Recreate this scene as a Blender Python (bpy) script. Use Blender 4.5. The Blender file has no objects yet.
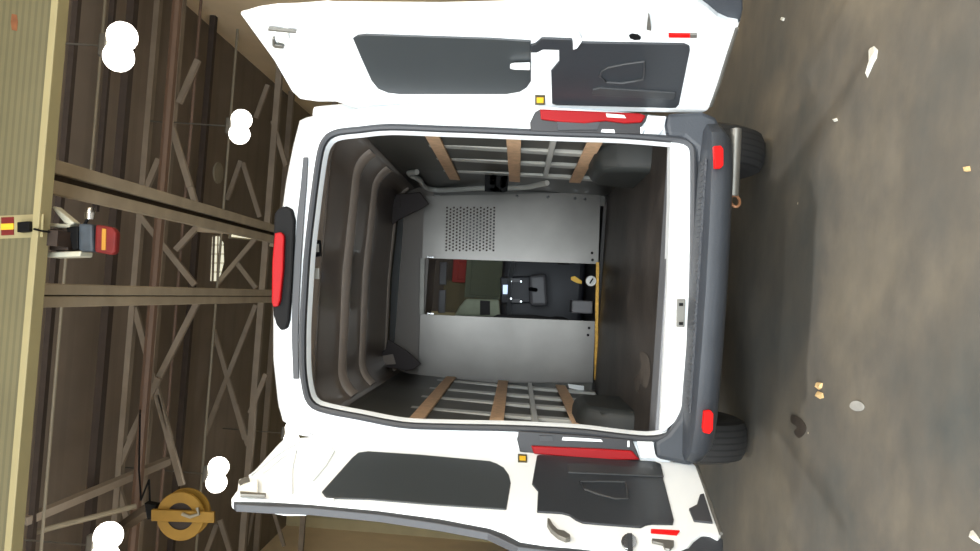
import bpy, bmesh, math, random
from mathutils import Vector, Matrix
random.seed(7)
scene = bpy.context.scene
LAMPS_BEHIND = ((-1.9, -3.0), (2.3, -3.0), (-1.9, -7.2), (2.3, -7.2))
LAMP_W = 200
COL = scene.collection

# ------------------------------------------------------------ camera model
FPX = 775.0
ROLL = math.radians(4.0)
VPX, VPY = 517.0, 297.0           # where the van's long axis vanishes in the photograph
CAM = Vector((0.0, -3.8, 1.45))
_y = Vector((VPX - 490, -(VPY - 275.5), -FPX)).normalized()
_x = Vector((math.sin(ROLL), math.cos(ROLL), 0))
_x = (_x - _x.dot(_y) * _y).normalized()
_z = _x.cross(_y)
W2C = Matrix(((_x.x, _y.x, _z.x), (_x.y, _y.y, _z.y), (_x.z, _y.z, _z.z)))
C2W = W2C.transposed()

def ray(px, py):
    return C2W @ Vector((px - 490, -(py - 275.5), -FPX))

def P(px, py, X=None, Y=None, Z=None):
    d = ray(px, py)
    if Y is not None: t = (Y - CAM.y) / d.y
    elif Z is not None: t = (Z - CAM.z) / d.z
    else: t = (X - CAM.x) / d.x
    return CAM + t * d

def PP(px, py, o, n):
    d = ray(px, py)
    return CAM + d * ((o - CAM).dot(n) / d.dot(n))

cam_data = bpy.data.cameras.new('camera')
cam_data.sensor_width = 36
cam_data.lens = FPX / 980 * 36
cam_data.clip_start = 0.05
cam_data.clip_end = 200
camera = bpy.data.objects.new('camera', cam_data)
camera.matrix_world = Matrix.Translation(CAM) @ C2W.to_4x4()
COL.objects.link(camera)
scene.camera = camera

# ------------------------------------------------------------ materials
def lin(c):
    return tuple((v / 255 / 12.92) if v / 255 <= 0.04045 else ((v / 255 + 0.055) / 1.055) ** 2.4 for v in c) + (1,)

def mat(name, rgb, rough=0.6, metal=0.0, var=0.0, scale=8, bump=0.0, bscale=40, coat=0.0, spec=None, trans=0.0):
    m = bpy.data.materials.new(name); m.use_nodes = True
    nt = m.node_tree; b = nt.nodes['Principled BSDF']
    c = lin(rgb)
    b.inputs['Base Color'].default_value = c
    b.inputs['Roughness'].default_value = rough
    b.inputs['Metallic'].default_value = metal
    b.inputs['Coat Weight'].default_value = coat
    b.inputs['Coat Roughness'].default_value = 0.08
    b.inputs['Transmission Weight'].default_value = trans
    if spec is not None: b.inputs['Specular IOR Level'].default_value = spec
    tc = nt.nodes.new('ShaderNodeTexCoord')
    if var:
        n = nt.nodes.new('ShaderNodeTexNoise'); n.inputs['Scale'].default_value = scale
        n.inputs['Detail'].default_value = 6
        r = nt.nodes.new('ShaderNodeValToRGB')
        r.color_ramp.elements[0].position = 0.3; r.color_ramp.elements[1].position = 0.7
        r.color_ramp.elements[0].color = tuple(v * (1 - var) for v in c[:3]) + (1,)
        r.color_ramp.elements[1].color = tuple(min(1, v * (1 + var)) for v in c[:3]) + (1,)
        nt.links.new(tc.outputs['Object'], n.inputs['Vector'])
        nt.links.new(n.outputs['Fac'], r.inputs['Fac'])
        nt.links.new(r.outputs['Color'], b.inputs['Base Color'])
    if bump:
        n2 = nt.nodes.new('ShaderNodeTexNoise'); n2.inputs['Scale'].default_value = bscale
        bp = nt.nodes.new('ShaderNodeBump'); bp.inputs['Strength'].default_value = bump
        bp.inputs['Distance'].default_value = 0.01
        nt.links.new(tc.outputs['Object'], n2.inputs['Vector'])
        nt.links.new(n2.outputs['Fac'], bp.inputs['Height'])
        nt.links.new(bp.outputs['Normal'], b.inputs['Normal'])
    return m

def emis(name, rgb, strength):
    m = bpy.data.materials.new(name); m.use_nodes = True
    nt = m.node_tree; b = nt.nodes['Principled BSDF']
    b.inputs['Base Color'].default_value = lin(rgb)
    b.inputs['Emission Color'].default_value = lin(rgb)
    b.inputs['Emission Strength'].default_value = strength
    return m

def stripes(name, ca, cb, axis, freq, width=0.5, rough=0.6, noise=0.12, metal=0.0, bump=0.6):
    """Panel ribs: a square wave along one object axis, with grime noise on top."""
    m = bpy.data.materials.new(name); m.use_nodes = True
    nt = m.node_tree; N = nt.nodes.new; L = nt.links.new
    b = nt.nodes['Principled BSDF']; b.inputs['Roughness'].default_value = rough; b.inputs['Metallic'].default_value = metal
    tc = N('ShaderNodeTexCoord'); sp = N('ShaderNodeSeparateXYZ'); L(tc.outputs['Object'], sp.inputs[0])
    mu = N('ShaderNodeMath'); mu.operation = 'MULTIPLY'; mu.inputs[1].default_value = freq
    L(sp.outputs[axis], mu.inputs[0])
    fr = N('ShaderNodeMath'); fr.operation = 'FRACT'; L(mu.outputs[0], fr.inputs[0])
    rp = N('ShaderNodeValToRGB')
    e = rp.color_ramp.elements
    e[0].position = max(0.0, width - 0.06); e[0].color = lin(ca); e[1].position = width; e[1].color = lin(cb)
    L(fr.outputs[0], rp.inputs['Fac'])
    nz = N('ShaderNodeTexNoise'); nz.inputs['Scale'].default_value = 1.3; nz.inputs['Detail'].default_value = 8
    L(tc.outputs['Object'], nz.inputs['Vector'])
    mr = N('ShaderNodeMapRange'); mr.inputs['From Min'].default_value = 0.3; mr.inputs['From Max'].default_value = 0.7
    mr.inputs['To Min'].default_value = 1 - noise; mr.inputs['To Max'].default_value = 1 + noise
    L(nz.outputs['Fac'], mr.inputs['Value'])
    vm = N('ShaderNodeVectorMath'); vm.operation = 'SCALE'
    L(rp.outputs['Color'], vm.inputs[0]); L(mr.outputs['Result'], vm.inputs['Scale'])
    L(vm.outputs[0], b.inputs['Base Color'])
    if bump:
        bp = N('ShaderNodeBump'); bp.inputs['Strength'].default_value = bump; bp.inputs['Distance'].default_value = 0.02
        L(rp.outputs['Color'], bp.inputs['Height']); L(bp.outputs['Normal'], b.inputs['Normal'])
    return m

def floor_material():
    m = bpy.data.materials.new('worn_concrete'); m.use_nodes = True
    nt = m.node_tree; N = nt.nodes.new; L = nt.links.new
    b = nt.nodes['Principled BSDF']
    tc = N('ShaderNodeTexCoord')
    n1 = N('ShaderNodeTexNoise'); n1.inputs['Scale'].default_value = 0.9; n1.inputs['Detail'].default_value = 9; n1.inputs['Roughness'].default_value = 0.62
    r1 = N('ShaderNodeValToRGB'); e = r1.color_ramp.elements
    e[0].position = 0.33; e[0].color = lin(FLOOR_A); e[1].position = 0.68; e[1].color = lin(FLOOR_B)
    x = e.new(0.5); x.color = lin(FLOOR_C)
    L(tc.outputs['Object'], n1.inputs['Vector']); L(n1.outputs['Fac'], r1.inputs['Fac'])
    # tyre scuffs: noise stretched across the floor
    mp = N('ShaderNodeMapping'); mp.inputs['Scale'].default_value = (1.6, 3.2, 1); mp.inputs['Rotation'].default_value = (0, 0, 0.35)
    n2 = N('ShaderNodeTexNoise'); n2.inputs['Scale'].default_value = 2.2; n2.inputs['Detail'].default_value = 5
    L(tc.outputs['Object'], mp.inputs['Vector']); L(mp.outputs[0], n2.inputs['Vector'])
    r2 = N('ShaderNodeMapRange'); r2.inputs['From Min'].default_value = 0.3; r2.inputs['From Max'].default_value = 0.7
    r2.inputs['To Min'].default_value = 0.92; r2.inputs['To Max'].default_value = 1.08
    L(n2.outputs['Fac'], r2.inputs['Value'])
    vm = N('ShaderNodeVectorMath'); vm.operation = 'SCALE'
    L(r1.outputs['Color'], vm.inputs[0]); L(r2.outputs['Result'], vm.inputs['Scale'])
    # small pale specks
    vo = N('ShaderNodeTexVoronoi'); vo.inputs['Scale'].default_value = 3.2; L(tc.outputs['Object'], vo.inputs['Vector'])
    lt = N('ShaderNodeMath'); lt.operation = 'LESS_THAN'; lt.inputs[1].default_value = 0.028; L(vo.outputs['Distance'], lt.inputs[0])
    mx = N('ShaderNodeMix'); mx.data_type = 'RGBA'; mx.inputs['B'].default_value = lin((190, 180, 160))
    L(lt.outputs[0], mx.inputs['Factor']); L(vm.outputs[0], mx.inputs['A'])
    L(mx.outputs['Result'], b.inputs['Base Color'])
    b.inputs['Roughness'].default_value = 0.55
    b.inputs['Specular IOR Level'].default_value = 0.3
    bp = N('ShaderNodeBump'); bp.inputs['Strength'].default_value = 0.15; bp.inputs['Distance'].default_value = 0.01
    L(n2.outputs['Fac'], bp.inputs['Height']); L(bp.outputs['Normal'], b.inputs['Normal'])
    return m

FLOOR_A, FLOOR_C, FLOOR_B = (74, 77, 76), (92, 89, 83), (112, 106, 94)
M = {}
M['floor'] = floor_material()
M['white'] = mat('white_van_paint', (232, 236, 238), 0.35, coat=0.5)
M['inpaint'] = mat('grey_primer_inside_van', (126, 114, 104), 0.33, var=0.06, scale=3, coat=0.3)
M['edge'] = mat('grey_edge_trim', (100, 102, 106), .5)
M['header'] = mat('partition_header_paint', (104, 96, 88), 0.45)
M['bow'] = mat('roof_bow_paint', (150, 138, 128), 0.25, coat=0.6)
M['rib'] = mat('side_rib_paint', (172, 172, 166), 0.4, coat=0.2)
M['wallin'] = mat('side_lining_dark', (76, 75, 70), 0.5, var=0.1, scale=4)
M['seal'] = mat('rubber_seal', (54, 56, 60), 0.55)
M['plastic'] = mat('charcoal_bumper_plastic', (52, 56, 62), 0.5, var=0.08, scale=6, bump=0.1, bscale=120)
M['tread'] = mat('ribbed_step_plastic', (58, 61, 66), 0.65, bump=0.9, bscale=90)
M['trim'] = mat('dark_door_trim', (40, 43, 47), 0.42, var=0.06, scale=5, bump=0.05)
M['trim2'] = mat('dark_door_trim_recess', (44, 46, 48), 0.5)
M['glass_dark'] = mat('dark_window_panel', (50, 54, 56), 0.38, var=0.05, scale=3)
M['alu'] = mat('aluminium_sheet', (104, 101, 97), 0.34, metal=0.8, var=0.2, scale=1.6, bump=0.04, bscale=14)
M['steel'] = mat('dull_steel', (120, 118, 112), 0.45, metal=0.7, var=0.1)
M['wood'] = mat('plywood_batten', (218, 180, 144), 0.6, var=0.14, scale=22)
M['mat'] = mat('black_rubber_load_mat', (54, 49, 45), 0.5, var=0.4, scale=3.5, bump=0.15, bscale=30)
M['arch'] = mat('wheel_arch_cover', (40, 43, 42), 0.6, var=0.08)
M['gusset'] = mat('maroon_black_bracket', (36, 24, 23), 0.6)
M['lens'] = mat('red_lens', (142, 4, 10), 0.4, coat=0.0, spec=.2)
M['reflector'] = mat('red_reflector', (214, 6, 4), 0.45, coat=0.0, spec=.2)
M['lens_dark'] = mat('dark_lamp_housing', (26, 23, 25), 0.4, coat=0.0)
M['tyre'] = stripes('tyre_rubber', (10, 10, 10), (28, 28, 28), 0, 28, 0.3, 0.8, 0.1)
M['rim'] = mat('wheel_rim', (150, 150, 152), 0.4, metal=0.6)
M['black'] = mat('black_plastic', (12, 12, 13), 0.6, spec=.15)
M['yellow'] = mat('yellow_sticker', (232, 182, 44), 0.5)
M['sticker_ink'] = mat('sticker_border', (70, 64, 40), 0.5)
M['girder'] = stripes('cream_girder_paint', (104, 98, 70), (94, 89, 64), 2, 20, 0.6, 0.6, 0.1, bump=0.3)
M['flange'] = mat('cream_flange_lit', (152, 142, 104), 0.6, var=0.06, scale=3)  # paler than the web: light on the flange put into its colour
M['rust'] = mat('rust_patch', (120, 74, 44), 0.8, var=0.2, scale=20)
M['ceil'] = stripes('ribbed_roof_deck', (130, 118, 106), (126, 114, 102), 1, 1.6, 0.8, 0.8, 0.1, bump=0.15)
M['tan'] = mat('tan_wall', (246, 224, 190), 0.75, var=0.08, scale=0.8)
M['siding'] = stripes('tan_siding', (206, 196, 158), (186, 176, 140), 0, 2.1, 0.93, 0.7, 0.08, bump=0.4)
M['truss'] = mat('dusty_steel_truss', (150, 138, 124), 0.7, var=0.1, scale=4)
M['rail'] = mat('crane_rail_steel', (166, 153, 132), 0.7, var=0.12, scale=3)
M['rail_web'] = mat('crane_rail_web', (74, 62, 48), 0.8, var=0.15)
M['brownbeam'] = mat('brown_primer_beam', (64, 54, 48), 0.8, var=0.1)
M['redpipe'] = mat('red_brown_pipe', (110, 88, 74), 0.6)
M['conduit'] = mat('grey_conduit', (146, 138, 120), 0.5)
M['reel'] = mat('yellow_reel_paint', (146, 110, 36), 0.6, var=0.1, scale=6)
M['hose'] = mat('dark_hose', (48, 36, 28), 0.6)
M['red'] = mat('red_hoist_paint', (104, 12, 8), 0.7, var=0.2, scale=8)
M['hoist_body'] = mat('hoist_motor_grey', (58, 66, 74), 0.6, var=0.3, scale=12)
M['bracket'] = mat('white_bracket', (190, 188, 170), 0.5)
M['lampyellow'] = mat('amber_label', (176, 124, 36), 0.6)
M['lamp'] = emis('lamp_glow', (255, 249, 238), 5.5)
M['skylight'] = emis('daylight_panel', (222, 220, 196), 1.1)
M['tube'] = emis('tube_light', (240, 235, 205), 0.9)
M['screen'] = emis('lit_screen', (200, 222, 255), 1.1)
M['dash'] = mat('dashboard_plastic', (46, 46, 52), 0.5, var=0.06)
M['dash2'] = mat('console_grey', (98, 96, 98), 0.45)
M['seat'] = mat('seat_fabric', (48, 46, 46), 0.9, var=0.1, scale=20)
M['paleseat'] = mat('pale_seat_cloth', (150, 156, 134), 0.85, var=0.08, scale=14)
M['darkred'] = mat('dull_red_paint', (120, 22, 20), .7)
M['drab'] = mat('drab_tan_paint', (78, 72, 50), .7)
M['paper'] = mat('paper_scrap', (196, 196, 188), 0.8)
M['chip'] = mat('wood_chip', (186, 158, 112), 0.8)
M['blue'] = mat('blue_plastic', (62, 84, 104), 0.5, var=0.12, scale=4)
M['cabgreen'] = mat('green_machine_paint', (62, 74, 62), 0.6)
M['board'] = mat('cardboard', (150, 120, 84), 0.8, var=0.1)
M['whitecap'] = mat('white_cap_plastic', (226, 226, 220), 0.4)
M['brass'] = mat('brass_strip', (170, 130, 54), 0.4, metal=0.6, var=0.3, scale=40)
M['chrome'] = mat('chrome', (210, 210, 210), 0.15, metal=1.0)
gl = bpy.data.materials.new('windscreen_glass'); gl.use_nodes = True
_b = gl.node_tree.nodes['Principled BSDF']; _b.inputs['Base Color'].default_value = (0.24, 0.25, 0.24, 1)
_b.inputs['Transmission Weight'].default_value = 1; _b.inputs['Roughness'].default_value = 0.0; _b.inputs['IOR'].default_value = 1.02
M['glass'] = gl

# ------------------------------------------------------------ mesh helpers
class MB:
    def __init__(s): s.bm = bmesh.new()
    def box(s, c, d, rot=None):
        r = bmesh.ops.create_cube(s.bm, size=1)['verts']
        for v in r:
            p = Vector((v.co.x * d[0], v.co.y * d[1], v.co.z * d[2]))
            if rot is not None: p = rot @ p
            v.co = p + Vector(c)
        return s
    def span(s, a, b):
        a, b = Vector(a), Vector(b)
        return s.box((a + b) / 2, [abs(v) for v in (b - a)])
    def bar(s, a, b, w, h, up=Vector((0, 0, 1))):
        a, b = Vector(a), Vector(b); d = (b - a); L = d.length; d.normalize()
        u = up - up.dot(d) * d
        if u.length < 1e-4: u = Vector((1, 0, 0)) - d.x * d
        u.normalize(); v = d.cross(u)
        m = Matrix((d, v, u)).transposed()
        return s.box((a + b) / 2, (L, w, h), m)
    def tube(s, pts, r, n=10, closed=False):
        pts = [Vector(p) for p in pts]; k = len(pts); rings = []
        prev = None
        for i, p in enumerate(pts):
            if closed: t = (pts[(i + 1) % k] - pts[i - 1])
            else: t = pts[min(i + 1, k - 1)] - pts[max(i - 1, 0)]
            t.normalize()
            if prev is None:
                u = t.orthogonal().normalized()
            else:
                u = (prev - prev.dot(t) * t).normalized()
            prev = u; w = t.cross(u)
            rings.append([s.bm.verts.new(p + r * (math.cos(a) * u + math.sin(a) * w)) for a in [2 * math.pi * j / n for j in range(n)]])
        m = k if closed else k - 1
        for i in range(m):
            A, B = rings[i], rings[(i + 1) % k]
            if closed and i == k - 1:                 # line the last ring up with the first
                o = min(range(n), key=lambda q: (A[0].co - B[q].co).length)
                B = B[o:] + B[:o]
            for j in range(n):
                s.bm.faces.new((A[j], A[(j + 1) % n], B[(j + 1) % n], B[j]))
        if not closed:
            s.bm.faces.new(rings[0][::-1]); s.bm.faces.new(rings[-1])
        return s
    def lathe(s, prof, o, axis='Z', n=24, cap=True):
        o = Vector(o); rings = []
        for r, h in prof:
            ring = []
            for j in range(n):
                a = 2 * math.pi * j / n; c, q = r * math.cos(a), r * math.sin(a)
                p = {'Z': (c, q, h), 'Y': (c, h, q), 'X': (h, c, q)}[axis]
                ring.append(s.bm.verts.new(o + Vector(p)))
            rings.append(ring)
        for A, B in zip(rings, rings[1:]):
            for j in range(n):
                s.bm.faces.new((A[j], A[(j + 1) % n], B[(j + 1) % n], B[j]))
        if cap and prof[0][0] > 1e-5: s.bm.faces.new(rings[0][::-1])
        if cap and prof[-1][0] > 1e-5: s.bm.faces.new(rings[-1])
        return s
    def prism(s, pts, off):
        """polygon of 3D points pushed by a vector"""
        off = Vector(off)
        a = [s.bm.verts.new(Vector(p)) for p in pts]; b = [s.bm.verts.new(Vector(p) + off) for p in pts]
        n = len(pts)
        s.bm.faces.new(a); s.bm.faces.new(b[::-1])
        for i in range(n): s.bm.faces.new((a[i], b[i], b[(i + 1) % n], a[(i + 1) % n]))
        return s
    def loft(s, loops, closed=True):
        rr = [[s.bm.verts.new(Vector(p)) for p in l] for l in loops]
        n = len(rr[0])
        for A, B in zip(rr, rr[1:]):
            for j in range(n if closed else n - 1):
                s.bm.faces.new((A[j], A[(j + 1) % n], B[(j + 1) % n], B[j]))
        return s
    def sphere(s, c, r, sc=(1, 1, 1), u=16, v=10):
        vs = bmesh.ops.create_uvsphere(s.bm, u_segments=u, v_segments=v, radius=r)['verts']
        for q in vs: q.co = Vector((q.co.x * sc[0], q.co.y * sc[1], q.co.z * sc[2])) + Vector(c)
        return s
    def build(s, name, m, parent=None, bevel=0.0, smooth=False, solid=0.0, seg=2, at=None):
        bmesh.ops.remove_doubles(s.bm, verts=s.bm.verts, dist=1e-6)
        bmesh.ops.recalc_face_normals(s.bm, faces=s.bm.faces)
        me = bpy.data.meshes.new(name)
        if at is not None:
            bmesh.ops.translate(s.bm, verts=s.bm.verts, vec=-Vector(at))
        s.bm.to_mesh(me); s.bm.free()
        me.materials.append(M[m] if isinstance(m, str) else m)
        o = bpy.data.objects.new(name, me); COL.objects.link(o)
        if at is not None: o.location = Vector(at)
        if parent is not None:
            o.parent = parent
            if parent.get('world_parts'): o.location = -parent.location
        if smooth:
            for p in me.polygons: p.use_smooth = True
            me.set_sharp_from_angle(angle=math.radians(40))
        if solid:
            q = o.modifiers.new('thickness', 'SOLIDIFY'); q.thickness = solid; q.offset = 1
        if bevel:
            q = o.modifiers.new('edges', 'BEVEL'); q.width = bevel; q.segments = seg; q.limit_method = 'ANGLE'
        return o

def tag(o, label=None, cat=None, group=None, kind=None):
    if label: o['label'] = label
    if cat: o['category'] = cat
    if group: o['group'] = group
    if kind: o['kind'] = kind
    return o

def thing(name, loc, label, cat, group=None, world_parts=True):
    o = bpy.data.objects.new(name, None); o.empty_display_size = 0.2; COL.objects.link(o)
    o.location = loc
    if world_parts: o['world_parts'] = True      # its parts are modelled in world coordinates
    return tag(o, label, cat, group)

def copy_tree(o, parent=None):
    c = o.copy(); COL.objects.link(c); c.parent = parent
    for ch in o.children: copy_tree(ch, c)
    return c

def smooth_closed(pts, n=72):
    """Catmull-Rom through a closed list of points"""
    out = []; k = len(pts); per = max(2, n // k)
    for i in range(k):
        p0, p1, p2, p3 = (Vector(pts[(i + j - 1) % k]) for j in range(4))
        for q in range(per):
            t = q / per
            out.append(0.5 * ((2 * p1) + (p2 - p0) * t + (2 * p0 - 5 * p1 + 4 * p2 - p3) * t * t + (3 * p1 - p0 - 3 * p2 + p3) * t ** 3))
    return out

def chamfer(pts, r):
    """round the corners of a polygon of 3D points"""
    out = []; k = len(pts)
    for i in range(k):
        a, b, c = Vector(pts[i - 1]), Vector(pts[i]), Vector(pts[(i + 1) % k])
        da, dc = (a - b), (c - b)
        ra = min(r, da.length * 0.45); rc = min(r, dc.length * 0.45)
        s, e = b + da.normalized() * ra, b + dc.normalized() * rc
        for t in (0, 0.25, 0.5, 0.75, 1):
            out.append((1 - t) ** 2 * s + 2 * t * (1 - t) * b + t * t * e)
    return out

# ------------------------------------------------------------ the hall
XR, XL, YF, YB, ZC = 4.7, -7.0, -9.5, 18.4, 7.6
def st(o): o['kind'] = 'structure'; return o
st(MB().span((XL - .2, YF - 8, -0.2), (XR + .2, YB + .2, 0)).build('floor', 'floor'))
st(MB().span((XL - .2, YF, ZC), (XR + .2, YB + .2, ZC + 0.2)).build('ceiling', 'ceil'))
st(MB().span((XR, YF, 0), (XR + .2, YB, ZC)).build('wall_right', 'tan'))
SY0, SY1, SZ = -8.6, -2.6, 5.0        # a second open vehicle doorway, left of the photographer
w = MB(); w.span((XL - .2, YF, 0), (XL, SY0, ZC)); w.span((XL - .2, SY1, 0), (XL, YB, ZC)); w.span((XL - .2, SY0, SZ), (XL, SY1, ZC))
st(w.build('wall_left', 'tan'))
st(MB().span((XL, YB, 0), (XR, YB + .2, ZC)).build('wall_back', 'siding'))
# wall behind the photographer with the open vehicle doorway
DX0, DX1, DZ = -4.6, 4.6, 5.2
w = MB(); w.span((XL, YF - .2, 0), (DX0, YF, ZC)); w.span((DX1, YF - .2, 0), (XR, YF, ZC)); w.span((DX0, YF - .2, DZ), (DX1, YF, ZC))
st(w.build('wall_front', 'tan'))

# skylight let into the roof deck
sk = [P(x, y, Z=7.585) for x, y in ((213, 237), (219, 236), (223.5, 243), (224, 262), (221, 274), (217, 281), (211, 281))]
f = MB().prism(sk, (0, 0, 0.01)).build('window_1', 'skylight'); st(f)
g = MB()
a0, a1 = P(217.5, 236, Z=7.57), P(216, 281, Z=7.57)
for i in range(1, 5):
    y = 236 + i * 9
    g.bar(P(212, y, Z=7.57), P(224, y, Z=7.57), 0.015, 0.02)
g.bar(P(218, 236, Z=7.57), P(217, 281, Z=7.57), 0.03, 0.02)
g.bar(P(214, 236, Z=7.57), P(212.5, 281, Z=7.57), 0.05, 0.03)
g.build('glazing_bar', 'truss', f)

# ------------------------------------------------------------ roof steel
def member(mb, p, q, Y, w=0.09):
    mb.bar(P(p[0], p[1], Y=Y), P(q[0], q[1], Y=Y), w, 0.07, up=Vector((0, 1, 0)))

def truss(Y, ztop, zbot, diags, label, w=0.09):
    t = thing('roof_truss', (0, Y, zbot), label, 'roof truss', 'roof trusses crossing the hall')
    for z, wd in ((ztop, 0.13), (zbot, 0.12)):
        MB().span((XL, Y - .06, z - wd / 2), (XR, Y + .06, z + wd / 2)).build('chord', 'truss', t)
    for i, (p, q) in enumerate(diags):
        m = MB(); member(m, p, q, Y + .018 * (i % 4) - .03, w); m.build('diagonal_brace', 'truss', t)
    return t

T1, T2 = 8.4, 12.0
truss(T1, P(133, 297, Y=T1).z, P(161, 250, Y=T1).z - 0.0,
      [((198, 60), (179, 103)), ((170, 121), (190, 187)), ((159, 159), (146, 190)), ((179, 150), (195, 202)),
       ((137, 212), (195, 285)), ((201, 223), (176, 250)), ((135, 308), (170, 439)), ((197, 303), (159, 378)),
       ((159, 378), (130, 439)), ((146, 405), (114, 479)), ((157, 395), (182, 485)), ((118, 487), (128, 520))],
      'dusty beige roof truss nearest the cream girder')
truss(T2, P(204, 297, Y=T2).z, P(262, 297, Y=T2).z,
      [((268, 85), (256, 118)), ((241, 161), (227, 200)), ((243, 163), (260, 217)), ((273, 121), (286, 166)),
       ((256, 238), (214, 288)), ((235, 260), (256, 288)), ((256, 305), (203, 439)), ((209, 312), (245, 439)),
       ((266, 374), (250, 413)), ((217, 405), (203, 440)), ((236, 405), (248, 445)), ((217, 524), (207, 551)), ((220, 520), (230, 551))],
      'beige roof truss behind the skylight, farther from the girder')
truss(15.2, 7.4, 6.3, [((254, 510), (246, 548)), ((274, 512), (284, 546)), ((275, 70), (262, 100)), ((262, 60), (284, 96))],
      'farthest beige roof truss, by the far siding wall', 0.08)

def purlin(name, pa, pb, Z, w, h, m, label, cat, group):
    A = P(pa[0], pa[1], Z=Z); Y = A.y
    x0 = A.x if pa[1] > -5 else XR
    B = P(pb[0], pb[1], Z=Z)
    x1 = B.x if pb[1] < 556 else XL
    o = MB().span((x0, Y - w / 2, Z - h / 2), (x1, Y + w / 2, Z + h / 2)).build(name, m, at=((x0 + x1) / 2, Y, Z))
    return tag(o, label, cat, group)
purlin('purlin_beam', (134, -10), (0, 560), 6.9, 0.13, 0.10, 'brownbeam', 'dark brown roof beam crossing close beside the lamp at the lower photo edge', 'beam', None)
purlin('purlin_beam', (114, -10), (108, 214), 7.1, 0.06, 0.07, 'brownbeam', 'short thin brown beam ending at the slanting crane rails', 'beam', None)
purlin('purlin_beam', (78, -10), (0, 560), 7.0, 0.08, 0.07, 'brownbeam', 'dark brown roof beam closest to the cream girder', 'beam', None)
purlin('purlin_beam', (216, -10), (0, 560), 7.3, 0.12, 0.10, 'brownbeam', 'brown roof beam crossing beside the bright skylight', 'beam', None)
def xpipe(name, pa, Z, r, m, label, cat='pipe', x0=XR, x1=XL):
    A = P(pa[0], pa[1], Z=Z)
    o = MB().tube([(x0, A.y, Z), (x1, A.y, Z)], r, 8).build(name, m, smooth=True, at=(0, A.y, Z)); return tag(o, label, cat)
xpipe('sprinkler_pipe', (167, 130), 6.45, 0.07, 'redpipe', 'red brown sprinkler pipe running along the nearest roof truss')
xpipe('sprinkler_pipe', (193, 100), 6.9, 0.025, 'redpipe', 'thin red brown pipe between the two nearest trusses')
xpipe('conduit', (97, 100), 7.2, 0.02, 'conduit', 'thin pale conduit beside the large lamp in the upper left', x1=P(97, 178, Z=7.2).x)
xpipe('conduit', (58, 350), 6.6, 0.018, 'conduit', 'thin pale conduit closest to the cream girder, lower half of the photo', x0=P(60, 250, Z=6.6).x)
xpipe('conduit', (232, 100), 7.1, 0.025, 'conduit', 'pale conduit running past the oval ceiling plate')

# two crane rails running down the hall
def crane_rail(a, b, Z, half, gap, label):
    A, B = P(a[0], a[1], Z=Z), P(b[0], b[1], Z=Z)
    x = (A.x + B.x) / 2
    t = thing('crane_rail', (x, A.y, Z), label, 'crane rail', None)
    y0, y1 = GY + .14, YB - 1
    for s in (-1, 1):
        MB().span((x + s * half * gap, y0, Z - .05), (x + s * half, y1, Z + .03)).build('rail_flange', 'rail', t, bevel=0.008)
    MB().span((x - half * (gap + .1), y0, Z + 0.03), (x + half * (gap + .1), y1, Z + .16)).build('rail_web', 'rail_web', t)
    for yy in (T1, T2, 15.2):
        MB().span((x - .05, yy - .05, Z + .1), (x + .05, yy + .05, 6.6)).build('hanger', 'rail', t)
    return t
RZ = 5.4
GY = 1.9
crane_rail((45, 174), (290, 239), RZ, 0.145, .2, 'pair of beige crane rails running at a slant above the red hoist')
crane_rail((45, 295.5), (270, 296), RZ, 0.10, .06, 'pair of beige crane rails running straight over the van roof centre')

# cream bridge girder across the top
GY = 1.9
pA, pB = P(55.5, 0, Y=GY), P(18.5, 551, Y=GY)
gz = (pA.z + pB.z) / 2
gr = thing('bridge_girder', (0, GY, gz), 'cream ribbed crane girder along the whole left edge of the photo', 'girder')
MB().span((XL, GY, gz + 0.05), (XR, GY + 0.10, gz + 0.75)).build('girder_web', 'girder', gr)
MB().span((XL, GY - 0.03, gz), (XR, GY + 0.115, gz + 0.055)).build('bottom_flange', 'flange', gr, bevel=0.006)
def on_g(pts): return [P(x, y, Y=GY) for x, y in pts]
def plate(name, pts, m, parent, off=(0, -0.006, 0), Y=GY, r=0.0, bevel=0):
    q = [P(x, y, Y=Y) for x, y in pts]
    if r: q = chamfer(q, r)
    return MB().prism(q, off).build(name, m, parent, bevel=bevel)
plate('splice_plate', [(-5, 216), (44, 214), (43, 237), (-5, 239)], 'flange', gr, (0, -0.004, 0))
wl = plate('warning_label', [(2, 217.5), (14.5, 217), (14.5, 235), (2, 235.5)], 'red', gr, (0, -0.01, 0))
tag(wl, 'red and yellow striped warning label')
plate('label_stripe', [(2, 224), (14.5, 223.5), (14.5, 229.5), (2, 230)], 'yellow', wl, (0, -0.014, 0))
jb = plate('junction_box', [(23, 223), (35, 222), (35, 232), (23, 233)], 'black', gr, (0, -0.07, 0), bevel=0.004)
MB().tube([P(34, 229, Y=GY - .03), P(42, 231, Y=GY - .06), P(50, 232, Y=GY + .1), P(62, 232.5, Y=GY + .2)], 0.008, 6).build('cable', 'black', jb)
plate('rust_stain', [(12, 14), (17, 15), (18, 22), (17, 31), (12, 30), (11, 22)], 'rust', gr, (0, -0.003, 0))

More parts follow.
